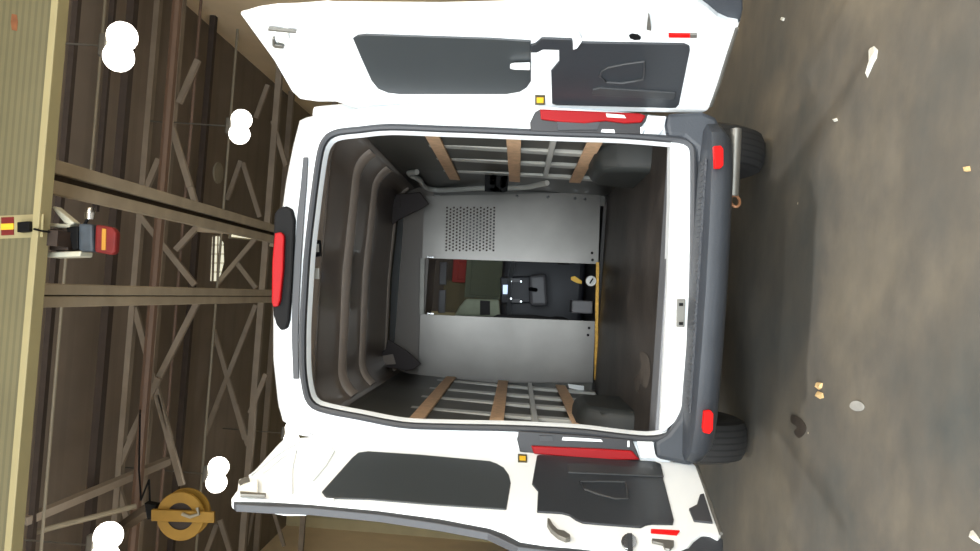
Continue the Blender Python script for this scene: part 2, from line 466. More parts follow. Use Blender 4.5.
# chain hoist under the girder
HY = 2.15
hz = P(70, 240, Y=HY)
h = thing('chain_hoist', (hz.x, HY, hz.z), 'chain hoist with red box and amber stripe hanging under the cream girder', 'hoist')
def hb(name, pts, m, d=0.2, par=h, y=HY, bevel=0.01): return plate(name, pts, m, par, (0, d, 0), y, bevel=bevel)
hb('side_arm', [(46, 252), (81, 251), (80, 256.5), (46, 257.5)], 'bracket', 0.18)
hb('side_arm', [(51, 207), (54, 206), (74, 222.5), (70, 225), (64, 223)], 'bracket', 0.1)
hb('side_arm', [(48, 223), (70, 224), (69, 228), (48, 227)], 'bracket', 0.1)
hb('trolley', [(49, 229), (68, 229), (68, 250), (49, 250)], 'hose', 0.14)
hb('trolley_wheel', [(66, 227), (78, 226), (78, 249), (72, 250), (70, 240), (66, 236)], 'black', 0.12)
hb('motor', [(78, 223), (92, 224), (93, 252), (78, 251)], 'hoist_body', 0.12, bevel=0.02)
MB().span((hz.x - .06, 1.985, hz.z), (hz.x + .06, 2.2, gz + .0)).build('hanger_plate', 'hose', h)
rb = hb('hook_block', [(95, 224), (112, 227), (116, 232), (115, 252), (111, 255), (94, 252)], 'red', 0.08, bevel=0.02)
tag(rb, 'red lower block')
hb('amber_stripe', [(102.5, 228.5), (106.5, 229), (106, 250), (102, 250)], 'lampyellow', -0.008, rb, bevel=0)
MB().lathe([(0.0, -.05), (.035, -.05), (.04, 0), (.03, .04), (0, .05)], P(90, 213, Y=HY), 'X').build('pulley', 'chrome', h, smooth=True)
MB().tube([P(90, 213, Y=HY), P(86, 222, Y=HY + .03), P(84, 226, Y=HY + .05)], 0.012, 6).build('cable', 'black', h)

# ceiling lamps
def make_lamp(loc, label):
    t = thing('ceiling_lamp', loc, label, 'ceiling lamp', 'twin globe ceiling lamps in two rows', world_parts=False)
    MB().box((0, 0, .22), (.26, .12, .1)).build('lamp_housing', 'steel', t, bevel=.02)
    MB().tube([(0, 0, .26), (0, 0, 1.55)], 0.012, 6).build('hanging_rod', 'steel', t)
    for s in (-1, 1):
        MB().sphere((s * .12, s * .02, .04), .165, (1, 1, 1)).build('lamp_globe', 'lamp', t, smooth=True)  # globes oversized so their shape takes in the glare around each lamp
    return t
spots = [((124, 47), 'large glaring twin lamp in the upper left of the photo, near the cream girder'),
         ((243, 127), 'glaring twin lamp just left of the upper van door corner'),
         ((110, 547), 'glaring twin lamp cut off by the lower edge of the photo'),
         ((220, 475), 'glaring twin lamp beside the yellow hose reel'),
         ((294, 434), 'glaring twin lamp half hidden between van roof and lower door')]
LZ = 6.0
proto = None
for (px, l) in spots:
    L = P(px[0], px[1], Z=LZ)
    if proto is None:
        proto = make_lamp(L, l)
    else:
        c = copy_tree(proto); c.location = L; c['label'] = l
# oval plate and strip light
o = MB().lathe([(0.0, -.02), (.10, -.02), (.17, .0), (.17, .03), (0, .03)], (0, 0, 0), 'Z').build('ceiling_plate', 'conduit', smooth=True, at=None)
o.location = P(219, 173, Z=7.15); o.scale = (1.15, 1.3, 1)
tag(o, 'pale oval plate on the roof steel below the lamp by the upper door', 'plate')
s0, s1 = P(230, 235.5, Z=7.3), P(284, 241, Z=7.3)
t = thing('strip_light', s0, 'thin pale strip light by the bright skylight', 'strip light')
MB().bar(s0, s1, .12, .06).build('fixture_body', 'conduit', t)
MB().bar(s0 - Vector((0, 0, .045)), s1 - Vector((0, 0, .045)), .05, .03).build('light_tube', 'tube', t)

# hose reel
ry = 5.4
rc = P(184, 514, Y=ry)
rr = 24.5 / FPX * (ry - CAM.y)
t = thing('hose_reel', rc, 'round yellow hose reel with bracket hanging from the roof steel', 'hose reel')
for s in (-1, 1):
    MB().lathe([(rr * .55, -.012), (rr * .97, -.018), (rr, 0), (rr * .97, .012), (rr * .62, .012), (rr * .55, -.012)], rc + Vector((0, s * .09, 0)), 'Y', 36, False).build('reel_disc', 'reel', t, smooth=True)
MB().lathe([(0, -.08), (rr * .62, -.08), (rr * .62, .08), (0, .08)], rc, 'Y', 28).build('reel_drum', 'hose', t, smooth=True)
MB().tube([rc + Vector((rr * .70 * math.cos(a), -.03, rr * .70 * math.sin(a))) for a in [i * math.pi / 14 for i in range(28)]], 0.02, 8, True).build('hose', 'hose', t, smooth=True)
br = plate('bracket_bar', [(153, 508.5), (215.5, 511), (215.5, 522), (153, 520)], 'reel', t, (0, -0.05, 0), ry - .13, bevel=.008)
MB().tube([P(197, 508, Y=ry - .2), P(199, 514, Y=ry - .22), P(190, 517, Y=ry - .21), P(182, 514, Y=ry - .2)], .02, 8).build('crank_handle', 'conduit', t, smooth=True)
plate('bracket_head', [(144, 503), (156, 505), (156, 519), (147, 520)], 'black', t, (0, 0.12, 0), ry - .1, bevel=.01)
MB().tube([P(150, 505, Y=ry), P(149, 480, Y=ry), P(141, 500, Y=ry + .3), P(139, 470, Y=ry + .4), P(140, 415, Y=ry + .5), P(141, 400, Z=7.5)], 0.012, 6).build('hanging_hose', 'black', t)
# the support strut above the reel
m = MB().bar(P(24, 521, Y=5.2), P(168, 461, Y=7.4), .1, .1).build('roof_strut', 'truss', at=P(100, 490, Y=6.3)); tag(m, 'slanting pale strut from girder end toward the yellow hose reel', 'strut')
m = MB().tube([P(28, 534, Y=5.4), P(136, 506, Y=6.2)], .035, 8).build('roof_pipe', 'conduit', at=P(82, 520, Y=5.8)); tag(m, 'slanting pale pipe below the strut, ending near the hose reel', 'pipe')
m = MB().bar(P(118, 530, Y=6.6), P(150, 508, Y=5.6), .12, .1).build('reel_support_arm', 'rail_web', at=P(134, 519, Y=6.1)); tag(m, 'dark brown arm carrying the yellow hose reel', 'support arm')

# ------------------------------------------------------------ far end and side clutter
d = st(MB().span((-6.6, YB - .12, 2.75), (-3.2, YB - .02, 5.4)).build('door_1', 'siding'))
MB().span((-6.7, YB - .16, 2.55), (-3.1, YB - .04, 2.78)).build('door_rail', 'black', d)
rk = thing('storage_rack', (XR - .25, 9.6, 0), 'blue storage rack against the tan wall, seen along the top edge of the photo', 'storage rack')
for y in (8.7, 10.6):
    for x in (XR - .53, XR - .13): MB().span((x - .03, y - .03, 0), (x + .03, y + .03, 3.1)).build('upright', 'blue', rk)
for z in (.9, 1.6, 2.3, 3.0): MB().span((XR - .55, 8.7, z - .03), (XR - .1, 10.6, z + .03)).build('shelf', 'blue', rk)
k = 0
for z, n in (('upper', 2.33), ('middle', 1.63), ('lower', .93)):
    for i, (pos, yy) in enumerate((('near', 8.95), ('centre', 9.65), ('far', 10.35))):
        b = MB().box((XR - .33, yy, n + .24), (.36, .56, .46))
        b.box((XR - .52, yy, n + .46), (.02, .58, .05))
        b = b.build('storage_bin', 'blue', bevel=.02, at=(XR - .33, yy, n))
        tag(b, 'blue plastic bin on the %s shelf of the wall rack, %s bin of its row' % (z, pos), 'bin', 'blue bins on the storage rack')
# clutter at the far left wall
def crate(name, x, y, z0, dx, dy, dz, m, label, cat='crate'):
    b = MB().box((x, y, z0 + dz / 2), (dx, dy, dz)).box((x, y, z0 + dz + .02), (dx + .04, dy + .04, .05))
    for s in (-1, 1): b.box((x + s * dx * .35, y - dy / 2 - .01, z0 + dz / 2), (.06, .02, dz))
    return tag(b.build(name, m, bevel=.01, at=(x, y, z0)), label, cat)
crate('steel_cabinet', -5.9, YB - .6, 0, 1.0, .6, 2.1, 'blue', 'dark blue cabinet under the tan end door at the far wall', 'cabinet')
crate('wooden_crate', -4.6, YB - .8, 0, 1.1, .8, 1.3, 'board', 'brown crate standing beside the dark blue cabinet')
crate('tool_cabinet', -3.5, YB - .7, 0, .8, .6, 1.7, 'cabgreen', 'dark green cabinet at the end wall behind the van', 'cabinet')
# things ahead of the van that show through its windscreen
def stand(name, pts, Y, m, label, cat='cabinet', depth=.4):
    q = [P(x, y, Y=Y) for x, y in pts]; x0, x1 = min(v.x for v in q), max(v.x for v in q); z1 = max(v.z for v in q)
    b = MB().span((x0, Y, 0.06), (x1, Y + depth, z1)).span((x0 + .03, Y + .03, 0), (x1 - .03, Y + depth - .03, .06))
    b.span((x0 + .04, Y - .015, .3), (x1 - .04, Y, z1 - .08))
    return tag(b.build(name, m, bevel=.01, at=((x0 + x1) / 2, Y, 0)), label, cat)
stand('red_cabinet', [(457, 259), (470, 283)], 8.2, 'darkred', 'red cabinet seen through the windscreen of the van')
stand('green_machine', [(470.5, 250), (490, 299)], 7.6, 'cabgreen', 'dark green machine seen through the windscreen, beside the red cabinet', 'machine')  # enlarged to cover the bright view beyond, so the glass reads dark
stand('dark_backdrop', [(440, 175), (500, 316)], 10.5, 'hose', 'dark brown shelving added to darken the view ahead of the van windscreen', 'backdrop')  # added dark block so the windscreen view and grille holes read dark
stand('tan_cabinet', [(448, 280), (460, 312)], 9.4, 'drab', 'tan cabinet seen through the upper windscreen', 'cabinet')

# ------------------------------------------------------------ scraps on the floor
def scrap(name, pts, m, label, cat, th=0.004):
    q = [P(x, y, Z=0.001) for x, y in pts]
    b = MB()
    a = [b.bm.verts.new(p) for p in q]; c = sum(q, Vector()) / len(q)
    top = [b.bm.verts.new(p * .8 + c * .2 + Vector((0, 0, th * (1 + random.random() * 3)))) for p in q]
    for i in range(len(q)): b.bm.faces.new((a[i], a[(i + 1) % len(q)], top[(i + 1) % len(q)], top[i]))
    ct = b.bm.verts.new(c + Vector((0, 0, th * 3)))
    for i in range(len(q)): b.bm.faces.new((top[i], top[(i + 1) % len(q)], ct))
    return tag(b.build(name, m, at=c), label, cat)
scrap('paper_scrap', [(870, 48), (874, 46), (878, 50), (877, 58), (874, 63), (871, 70), (867.5, 78), (866.5, 76), (869, 68), (871, 60), (869.5, 54)], 'paper', 'crumpled white paper strip lying on the floor in the upper right of the photo', 'paper')
scrap('paper_scrap', [(970.5, 531), (973, 530), (977, 535), (981, 541), (982, 545), (978, 542), (973, 537)], 'paper', 'white paper strip in the lower right corner of the photo', 'paper')
scrap('wood_chip', [(818, 382), (823, 383), (822, 388), (819, 390), (817, 387)], 'chip', 'tan wood chip on the floor behind the bumper, upper chip of the close pair', 'wood chip')
scrap('wood_chip', [(818, 391), (823, 393), (824, 398), (820, 399), (817, 396)], 'chip', 'pale tan wood chip, lower chip of the close pair', 'wood chip')
scrap('pebble', [(782, 17), (785, 18), (784, 21), (781, 20)], 'paper', 'small white crumb on the floor closest to the upper van door', 'crumb')
scrap('pebble', [(834, 119), (837, 118), (838, 121), (835, 122)], 'paper', 'small white crumb on the floor below the paper strip', 'crumb')
scrap('pebble', [(966, 167), (970, 166), (971, 171), (967, 172)], 'chip', 'small tan crumb on the floor at the right edge of the photo', 'crumb')
# flat stains of their own shape
sm = mat('pale_spill', (150, 150, 146), 0.7, var=0.1, scale=20); M['spill'] = sm
so = mat('dark_oil_stain', (58, 52, 47), 0.5, var=0.2, scale=20); M['oil'] = so
def stain(pts, m, label, name):
    q = smooth_closed([P(x, y, Z=.002) for x, y in pts], 24)
    b = MB(); b.prism(q, (0, 0, .0015)); return tag(b.build(name, m), label, 'stain')
stain([(852, 402), (858, 401), (864, 405), (863, 410), (856, 411), (850, 407)], 'spill', 'small pale spill mark on the floor near the wood chips', 'pale_stain')
stain([(792, 415), (800, 418), (806, 426), (805, 433), (799, 438), (794, 432), (797, 427), (791, 422)], 'oil', 'dark oil spot on the floor between the lower tyre and the pale spill', 'oil_stain')

# ============================================================ THE VAN
VC = 0.085
van = thing('cargo_van', (VC, 0, 0), 'white cargo van with both rear doors swung open, empty load bay', 'van')

inner_px = [(309, 222), (317, 161), (323, 141), (335, 131.4), (360, 128), (390, 125.3), (441, 127), (485, 128.5), (530, 130.4), (575, 132), (621, 133.5), (667, 137), (684, 139), (693, 146), (695, 160),
            (695, 220), (694, 290), (692, 334), (690, 389), (687, 410), (680, 428), (667, 438), (647, 441), (615, 438), (582, 434), (540, 431.5), (500, 430), (450, 429), (403, 427), (360, 419), (341, 415.5), (318, 410), (309, 403),
            (304.5, 392), (301.5, 371), (301, 345), (301.5, 320), (303.5, 285), (305.5, 255)]
inner_w = [P(x, y, Y=0) for x, y in inner_px]
outer_w = [P(x, y, Y=0) for x, y in ((299, 118), (292, 145), (285, 180), (280, 216), (275, 262), (272, 313), (272, 359), (275, 387), (277, 405), (282, 423))]
outer_w += [Vector(p) for p in ((-.765, 0, 2.38), (-.775, 0, 2.0), (-.78, 0, 1.5), (-.775, 0, 1.0), (-.76, 0, .66), (-.71, 0, .58), (-.4, 0, .565), (.1, 0, .565), (.6, 0, .565), (.87, 0, .58), (.93, 0, .66), (.95, 0, 1.0), (.955, 0, 1.5), (.93, 0, 2.0), (.885, 0, 2.30))]
outer_w += [P(345, 110.5, Y=0), P(318, 113.5, Y=0)]
CEN = Vector((VC, 0, 1.55))
def by_angle(poly, n=240):
    out = []
    for i in range(n):
        a = 2 * math.pi * i / n; d = Vector((math.cos(a), math.sin(a)))
        best = None
        for j in range(len(poly)):
            p, q = poly[j], poly[(j + 1) % len(poly)]
            px_, pz_ = p.x - CEN.x, p.z - CEN.z; ex, ez = q.x - p.x, q.z - p.z
            den = d.x * ez - d.y * ex
            if abs(den) < 1e-9: continue
            t = (px_ * ez - pz_ * ex) / den; u = (px_ * d.y - pz_ * d.x) / den
            if t > 0 and -1e-6 <= u <= 1 + 1e-6 and (best is None or t > best): best = t
        out.append(Vector((CEN.x + d.x * best, 0, CEN.z + d.y * best)))
    return out
NI = by_angle(smooth_closed(inner_w, 156)); NO = by_angle(outer_w)
def rescale(loop, sx, sz, y, dz=0.0, cz=CEN.z):
    return [Vector((CEN.x + (p.x - CEN.x) * sx, y, cz + (p.z - cz) * sz + dz)) for p in loop]
def inset(loop, d, y):
    out = []
    n = len(loop)
    for i, p in enumerate(loop):
        t = (loop[(i + 1) % n] - loop[i - 1]).normalized(); nrm = Vector((t.z, 0, -t.x))
        if nrm.dot(CEN - p) < 0: nrm = -nrm
        q = p + nrm * d; out.append(Vector((q.x, y, q.z)))
    return out

# outer skin (rear face + sides + roof)
skin = MB()
rows = [rescale(NI, 1.0, 1.0, 0.03), rescale(NI, 1.0, 1.0, 0.0), rescale(NO, .985, .985, -.012), rescale(NO, 1.0, 1.0, .02),
        rescale(NO, 1.012, 1.003, .12), rescale(NO, 1.04, 1.005, .3), rescale(NO, 1.09, 1.01, .6), rescale(NO, 1.16, 1.015, 1.2), rescale(NO, 1.17, 1.015, 3.3)]
def front(loop, y, top):
    out = []
    for p in rescale(loop, 1.15, 1.015, y):
        if p.z > top: p.z = top
        out.append(p)
    return out
rows += [front(NO, 3.7, 2.6), front(NO, 4.05, 2.45)]
skin.loft(rows)
skin.build('body_shell', 'white', van, smooth=True)
# nose: bonnet, wings, pillars
nose = MB()
def sect(y, w, zt, zb=.42):
    return [Vector((VC + sx * w, y, z)) for sx, z in ((-1, zb), (-1, zt - .12), (-.9, zt - .02), (-.45, zt + .03), (0, zt + .05), (.45, zt + .03), (.9, zt - .02), (1, zt - .12), (1, zb))]
nose.loft([sect(3.95, .98, 1.5), sect(4.75, .98, 1.42), sect(5.3, .95, 1.28), sect(5.6, .86, 1.05), sect(5.7, .8, .8)], closed=True)
nose.bm.faces.new([nose.bm.verts.new(p) for p in sect(5.7, .8, .8)])
nose.build('bonnet', 'white', van, smooth=True)
pl_ = MB()
for s in (-1, 1):
    pl_.tube([(VC + s * .88, 4.02, 2.42), (VC + s * .93, 4.45, 1.95), (VC + s * .95, 4.85, 1.42)], .05, 8)
    pl_.span((VC + s * .97, 3.95, .5), (VC + s * .99, 4.3, 1.5))
pl_.build('windscreen_pillar', 'white', van, smooth=True)
MB().loft([[Vector((VC - .86, 4.06, 2.40)), Vector((VC + .86, 4.06, 2.40))], [Vector((VC - .93, 4.84, 1.44)), Vector((VC + .93, 4.84, 1.44))]], closed=False).build('windscreen', 'glass', van)
MB().span((VC - .6, 5.66, .75), (VC + .6, 5.74, .98)).build('grille', 'black', van, bevel=.02)
fb = MB().span((VC - .92, 5.4, .32), (VC + .92, 5.8, .62)).build('front_bumper', 'plastic', van, bevel=.06, seg=3)
for s in (-1, 1): MB().box((VC + s * .78, 5.6, .98), (.26, .12, .2)).build('headlamp', 'chrome', van, bevel=.03)

# rubber seal around the opening
SL = inset(NI, 0.014, -0.008)
SL2 = inset(NI, 0.030, 0.0)
MB().loft([inset(NI, -.004, -.012), inset(NI, -.001, -.03), inset(NI, .012, -.036), inset(NI, .024, -.03), inset(NI, .027, -.0), inset(NI, .027, .03)]).build('door_seal', 'seal', van, smooth=True)

# load bay lining: a rounded tunnel
def bay(y, hw=.865, zt=2.56, zb=.72, r=.22, n=8):
    pts = [Vector((VC - hw, y, zb)), Vector((VC - hw, y, 1.2))]
    for i in range(n + 1):
        a = math.pi - i * math.pi / 2 / n
        pts.append(Vector((VC - hw + r + r * math.cos(a) + .03, y, zt - r + r * math.sin(a))))
    pts.append(Vector((VC, y, zt + .02)))
    for i in range(n + 1):
        a = math.pi / 2 - i * math.pi / 2 / n
        pts.append(Vector((VC + hw - r + r * math.cos(a) - .03, y, zt - r + r * math.sin(a))))
    pts += [Vector((VC + hw, y, 1.2)), Vector((VC + hw, y, zb))]
    return pts
nb = 8
def seg_rows(ys, lo, hi): return [bay(y)[lo:hi] for y in ys]
ys = [.16, .6, 1.2, 2.0, 3.05]
full = len(bay(0))
for sl in (slice(0, 5), slice(-5, None)): MB().loft([r[sl] for r in map(bay, ys)], closed=False).build('side_lining', 'wallin', van, smooth=True, solid=-.01)
MB().loft([r[4:-4] for r in map(bay, ys)], closed=False).build('roof_lining', 'inpaint', van, smooth=True, solid=-.01)
# painted jamb between the seal and the bay
def to_bay(loop, y, k):
    out = []
    for p in loop:
        x = max(min((p.x - VC) * k, .865), -.865) + VC
        z = min(max((p.z - CEN.z) * k + CEN.z, .70), 2.56)
        out.append(Vector((x, y, z)))
    return out
jm = MB().loft([inset(NI, .027, .0), inset(NI, .038, .03), inset(NI, .040, .04), to_bay(NI, .12, 1.2)])
jm.build('door_jamb', 'white', van, smooth=True)
# header strip inside the roof opening (grey)
MB().span((VC - .9, 0.16, .60), (VC + .9, .18, .72)).build('rear_crossmember', 'wallin', van)

plate('roof_edge_strip', [(303, 157), (308, 157), (306.5, 185), (304, 215), (301, 260), (299, 300), (298, 340), (298.5, 379), (293, 379), (291.5, 340), (292, 300), (294, 260), (297, 215), (300.5, 185)], 'seal', van, (0, .01, 0), Y=-.022, bevel=.002)
# white painted sill
sill_px = [(671, 138), (682, 140), (690, 148), (692, 165), (692, 240), (691, 290), (689, 345), (687, 389), (683, 407), (675, 422), (665, 431), (660.5, 432), (662, 400), (667, 300), (670.5, 200)]
MB().prism([P(x, y, Y=-.005) for x, y in sill_px], (0, .10, 0)).build('sill', 'white', van, bevel=.004)
lp = plate('latch_striker', [(676.5, 299), (685, 299), (684, 327), (676, 327)], 'steel', van, (0, -.012, 0), Y=-.012, bevel=.002)
for q in (303, 322): plate('striker_slot', [(679, q), (683, q), (683, q + 3), (679, q + 3)], 'black', lp, (0, -.004, 0), Y=-.026)

# load floor
MB().span((VC - .865, .10, .69), (VC + .865, 3.0, .722)).build('load_mat', 'mat', van, bevel=.004)
MB().span((VC - .80, .045, .700), (VC + .80, .22, .7285)).build('floor_edge_trim', 'edge', van, bevel=.006)
M['dust'] = mat('pale_dust', (74, 68, 62), .7, var=.3, scale=18)
dd = MB().prism(smooth_closed([P(x, y, Z=.7232) for x, y in ((640, 352), (648, 356), (650, 372), (647, 388), (641, 384), (638, 392), (634, 380), (641, 370))], 40), (0, 0, .001)).build('dust_patch', 'dust', van)

# wheel arches
for s in (-1, 1):
    a = MB()
    x0, x1 = VC + s * .87, VC + s * .70
    prof = []
    for i in range(13):
        q = math.pi * i / 12
        prof.append((1.12 - .38 * math.cos(q), .72 + .32 * min(1, math.sin(q) * 1.3)))
    la = [Vector((x0, y, z)) for y, z in prof]; lb = [Vector((x1 + s * .05, y, z)) for y, z in prof]
    lc = [Vector((x1, 1.12 + (y - 1.12) * .93, .72 + (z - .72) * .9)) for y, z in prof]
    a.loft([la, lb, lc], closed=False); a.bm.faces.new([a.bm.verts.new(p) for p in lc])
    a.build('wheel_arch_cover', 'arch', van, smooth=True, bevel=.045, seg=4)

# ribs on the side walls, battens, cross straps
def rib(name, x, y, z0, z1, w=.05, d=.03, m='rib'):
    s = 1 if x > VC else -1
    return MB().span((x, y - w / 2, z0), (x - s * d, y + w / 2, z1)).build(name, m, van, bevel=.008)
XRW, XLW = VC + .862, VC - .862
for px in ((500, 150.5), (500, 163), (500, 174.5)):
    rib('side_rib', XRW, P(px[0], px[1], X=XRW - .03).y, .74, 2.22, .1)
for px in ((500, 384.5), (500, 393), (500, 402), (500, 413.5)):
    yy = P(px[0], px[1], X=XLW + .03).y
    rib('side_rib', XLW, min(yy, 2.93), .74, 2.22, .1)
def zrail(x, px, y0, y1, h=.035, name='side_rail'):
    s = 1 if x > VC else -1
    z = P(px[0], px[1], X=x).z
    MB().span((x, y0, z - h / 2), (x - s * .05, y1, z + h / 2)).build(name, 'rib', van, bevel=.005)
zrail(XRW, (550, 152), .3, 1.9); zrail(XLW, (531, 400), .3, 2.9)
def batten(x, a, b, w):
    """wooden board screwed along the wall; a and b are its ends in the photo"""
    s = 1 if x > VC else -1
    X = x - s * .045
    A, B = P(a[0], a[1], X=X), P(b[0], b[1], X=X)
    z = (A.z + B.z) / 2
    MB().span((x - s * .03, .2, z - w / 2), (X, B.y, z + w / 2)).build('wooden_batten', 'wood', van, bevel=.003)
batten(XRW, (432, 137), (455, 180), .085); batten(XRW, (513, 142), (515, 182), .085); batten(XRW, (596, 143), (574, 183), .085)
for a, b in (((418, 417), (452, 375)), ((499, 420), (502, 378)), ((584, 427), (558, 383))):
    x = XLW; X = x + .045
    A, B = P(a[0], a[1], X=X), P(b[0], b[1], X=X); z = (A.z + B.z) / 2
    MB().span((x + .03, .2, z - .0425), (X, 2.96, z + .0425)).build('wooden_batten', 'wood', van, bevel=.003)
plate('rib_end_plate', [(568, 384), (584, 386), (584, 391), (569, 388)], 'white', van, (0, .01, 0), Y=2.85)
plate('rib_end_plate', [(576, 404), (586, 400.5), (585, 406), (578, 407)], 'white', van, (0, .01, 0), Y=1.95)
# sliding door rail and latch on the right wall
XS = VC + .80
MB().tube(smooth_closed([P(x, y, X=XS) for x, y in ((417, 172), (420, 180), (425, 187), (436, 190), (455, 189.5), (480, 188), (520, 187.5), (536, 185), (541, 180))], 40)[:-5], .022, 8).build('sliding_door_rail', 'rib', van, smooth=True)
plate('sliding_door_latch', [(484, 181), (508, 181), (508, 192), (504, 193), (484, 192)], 'black', van, (.06, 0, 0), Y=2.15, bevel=.005)

# roof bows
def bow(px, w, d, dz=0.0):
    y = px
    rows = []
    for yy, dd_ in [(y - w / 2 * math.cos(i * math.pi / 8), d * math.sin(i * math.pi / 8)) for i in range(9)]:
        base = bay(yy)
        sec = base[5:-5]
        c = Vector((VC, yy, 1.6)); L = []
        for p in sec:
            v = (c - p).normalized(); L.append(p + v * (dd_ + .0))
        rows.append(L)
    return MB().loft(rows, closed=False).build('roof_bow', 'bow', van, smooth=True)
bow(.30, .16, .075); bow(1.16, .13, .055); bow(1.80, .12, .05); bow(2.85, .05, .03)
# interior lamp and clip on the rear bow
il = plate('courtesy_lamp', [(313, 240), (320, 240), (320.5, 256), (314, 257)], 'black', van, (0, .03, 0), Y=.16, bevel=.004)
plate('lamp_lens', [(315.5, 244), (319, 244), (319, 252), (315.5, 252)], 'rib', il, (0, -.006, 0), Y=.16)
plate('roof_clip', [(313, 268), (319, 268), (319, 279), (313, 279)], 'rib', van, (0, .02, 0), Y=.17, bevel=.003)

# maroon corner gussets where roof meets the partition
for pts, inn in (([(381, 188), (391, 194), (398, 194), (411, 193), (420, 192), (429, 204), (421, 209), (410, 214), (398, 220), (392, 225), (391, 217), (384, 210), (381, 200)], [(388, 199), (400, 197), (401, 208), (392, 209)]),
                 ([(388, 339), (394, 343), (404, 349), (413, 356), (421, 364), (414, 369), (406, 371), (398, 369), (384, 367), (375, 370), (371, 358), (377, 354), (385, 350)], [(381, 356), (393, 354), (396, 364), (383, 365)])):
    gs = MB().prism([P(x, y, Y=2.72) for x, y in pts], (0, .03, 0)).build('corner_gusset', 'gusset', van, bevel=.006)
    plate('gusset_window', inn, 'gusset' if inn[0][0] == 388 else 'inpaint', gs, (0, -.01, 0), Y=2.72, bevel=.003)

# ------------------------------------------------------------ partition
BY = 3.0
def bp(name, pts, m='alu', d=.018, par=van, Y=BY, r=0, bevel=.003): return plate(name, pts, m, par, (0, d, 0), Y, r, bevel)
lp_ = bp('partition_panel', [(420, 314), (595.5, 321), (593, 383), (417.5, 383)])
for x, y in ((589, 328), (588, 335)): MB().lathe([(0, -.006), (.012, -.006), (.012, 0), (0, 0)], P(x, y, Y=BY), 'Y', 12).build('bolt', 'black', lp_)
# right panel: sheet around the perforated grille
GX0, GX1, GY0, GY1 = 445.5, 496, 206, 252
right = MB()
def quad(a, b, c, d_): right.prism([P(x, y, Y=BY) for x, y in (a, b, c, d_)], (0, .018, 0))
def edge_l(y): return (424 - (y - 200) * (2 / 58), y)
quad((424, 196), (600.3, 192), (600.1, GY0), (424, GY0))
quad((424, GY0), (GX0, GY0), (GX0 - 1, GY1), (422.5, GY1))
quad((GX1, GY0), (600.1, GY0), (598.5, GY1), (GX1 - 1, GY1))
quad((422.5, GY1), (598.5, GY1), (598.2, 264), (422, 258))
rp_ = right.build('partition_panel', 'alu', van)
gm = MB()
nc, nr = 15, 14
for i in range(nc):
    for j in range(nr):
        def C(u, v):
            x = GX0 + (GX1 - GX0) * u; y = GY0 + (GY1 - GY0) * v
            return P(x - v, y, Y=BY)
        shift = .5 if i % 2 else 0
        v0 = (j + shift) / nr; v1 = (j + 1 + shift) / nr
        if v1 > 1.0001: v1 = 1.0; solid = True
        else: solid = False
        u0, u1 = i / nc, (i + 1) / nc
        if shift and j == 0:
            gm.bm.faces.new([gm.bm.verts.new(p) for p in (C(u0, 0), C(u1, 0), C(u1, .5 / nr), C(u0, .5 / nr))])
        if solid:
            gm.bm.faces.new([gm.bm.verts.new(p) for p in (C(u0, v0), C(u1, v0), C(u1, v1), C(u0, v1))]); continue
        um, vm_ = (u0 + u1) / 2, (v0 + v1) / 2
        ho, hv = (u1 - u0) / 2, (v1 - v0) / 2
        outr, inr = [], []
        for k in range(8):
            a = math.pi / 4 * k
            ca, sa = math.cos(a), math.sin(a); mxx = max(abs(ca), abs(sa))
            outr.append(gm.bm.verts.new(C(um + ho * ca / mxx, vm_ + hv * sa / mxx)))
            inr.append(gm.bm.verts.new(C(um + ho * .66 * ca, vm_ + hv * .66 * sa)))
        for k in range(8):
            gm.bm.faces.new((outr[k], outr[(k + 1) % 8], inr[(k + 1) % 8], inr[k]))
tag(gm.build('perforated_grille', 'alu', rp_, solid=-.004), 'hexagonal pattern of small round holes')
for x, y in ((592, 253), (592.5, 260)): MB().lathe([(0, -.006), (.012, -.006), (.012, 0), (0, 0)], P(x, y, Y=BY), 'Y', 12).build('bolt', 'black', rp_)
for (x, y) in ((517, 196), (548, 197), (575, 198.5), (585, 199)): MB().lathe([(0, -.006), (.012, -.006), (.014, 0), (0, 0)], P(x, y, Y=BY), 'Y', 10).build('bolt', 'chrome', rp_)
# header above the doorway, closing the bay
hd = MB()
HYY = BY + .02
hd.prism([Vector((VC + .862, HYY, 2.25)), Vector((VC + .80, HYY, 2.5)), Vector((VC - .80, HYY, 2.5)), Vector((VC - .862, HYY, 2.25))], (0, .02, 0))
hd.build('partition_header', 'header', van)
MB().span((VC + .765, HYY, .74), (VC + .862, HYY + .02, 2.25)).build('partition_side', 'wallin', van)
MB().span((VC - .862, HYY, .74), (VC - .70, HYY + .02, 2.25)).build('partition_side', 'wallin', van)
bp('doorway_frame', [(420, 258), (425, 258), (424, 314.5), (419, 314.5)], 'steel', .03, Y=BY - .012)
for y in (257, 313.5): bp('door_track_clip', [(427, y - .8), (434, y - .6), (434, y + 1.2), (427, y + 1)], 'chrome', .01, Y=BY - .012)
bp('threshold_strip', [(596, 262), (599.5, 262), (597.5, 380), (594, 380)], 'brass', .03, Y=BY - .014)
kc = P(591, 281, Y=BY - .05)
kn = MB().lathe([(0, -.03), (.02, -.03), (.022, -.012), (.044, -.01), (.048, .01), (.03, .05), (0, .05)], kc, 'Y', 20).build('latch_knob', 'whitecap', van, smooth=True)
MB().box(kc + Vector((0, -.033, 0)), (.05, .008, .012), Matrix.Rotation(.5, 3, 'Y')).build('knob_grip', 'black', kn)
bp('yellow_tie_strap', [(571, 277), (575, 276), (582, 281), (582, 284), (577, 283), (571, 280)], 'yellow', .02, Y=BY + .08)

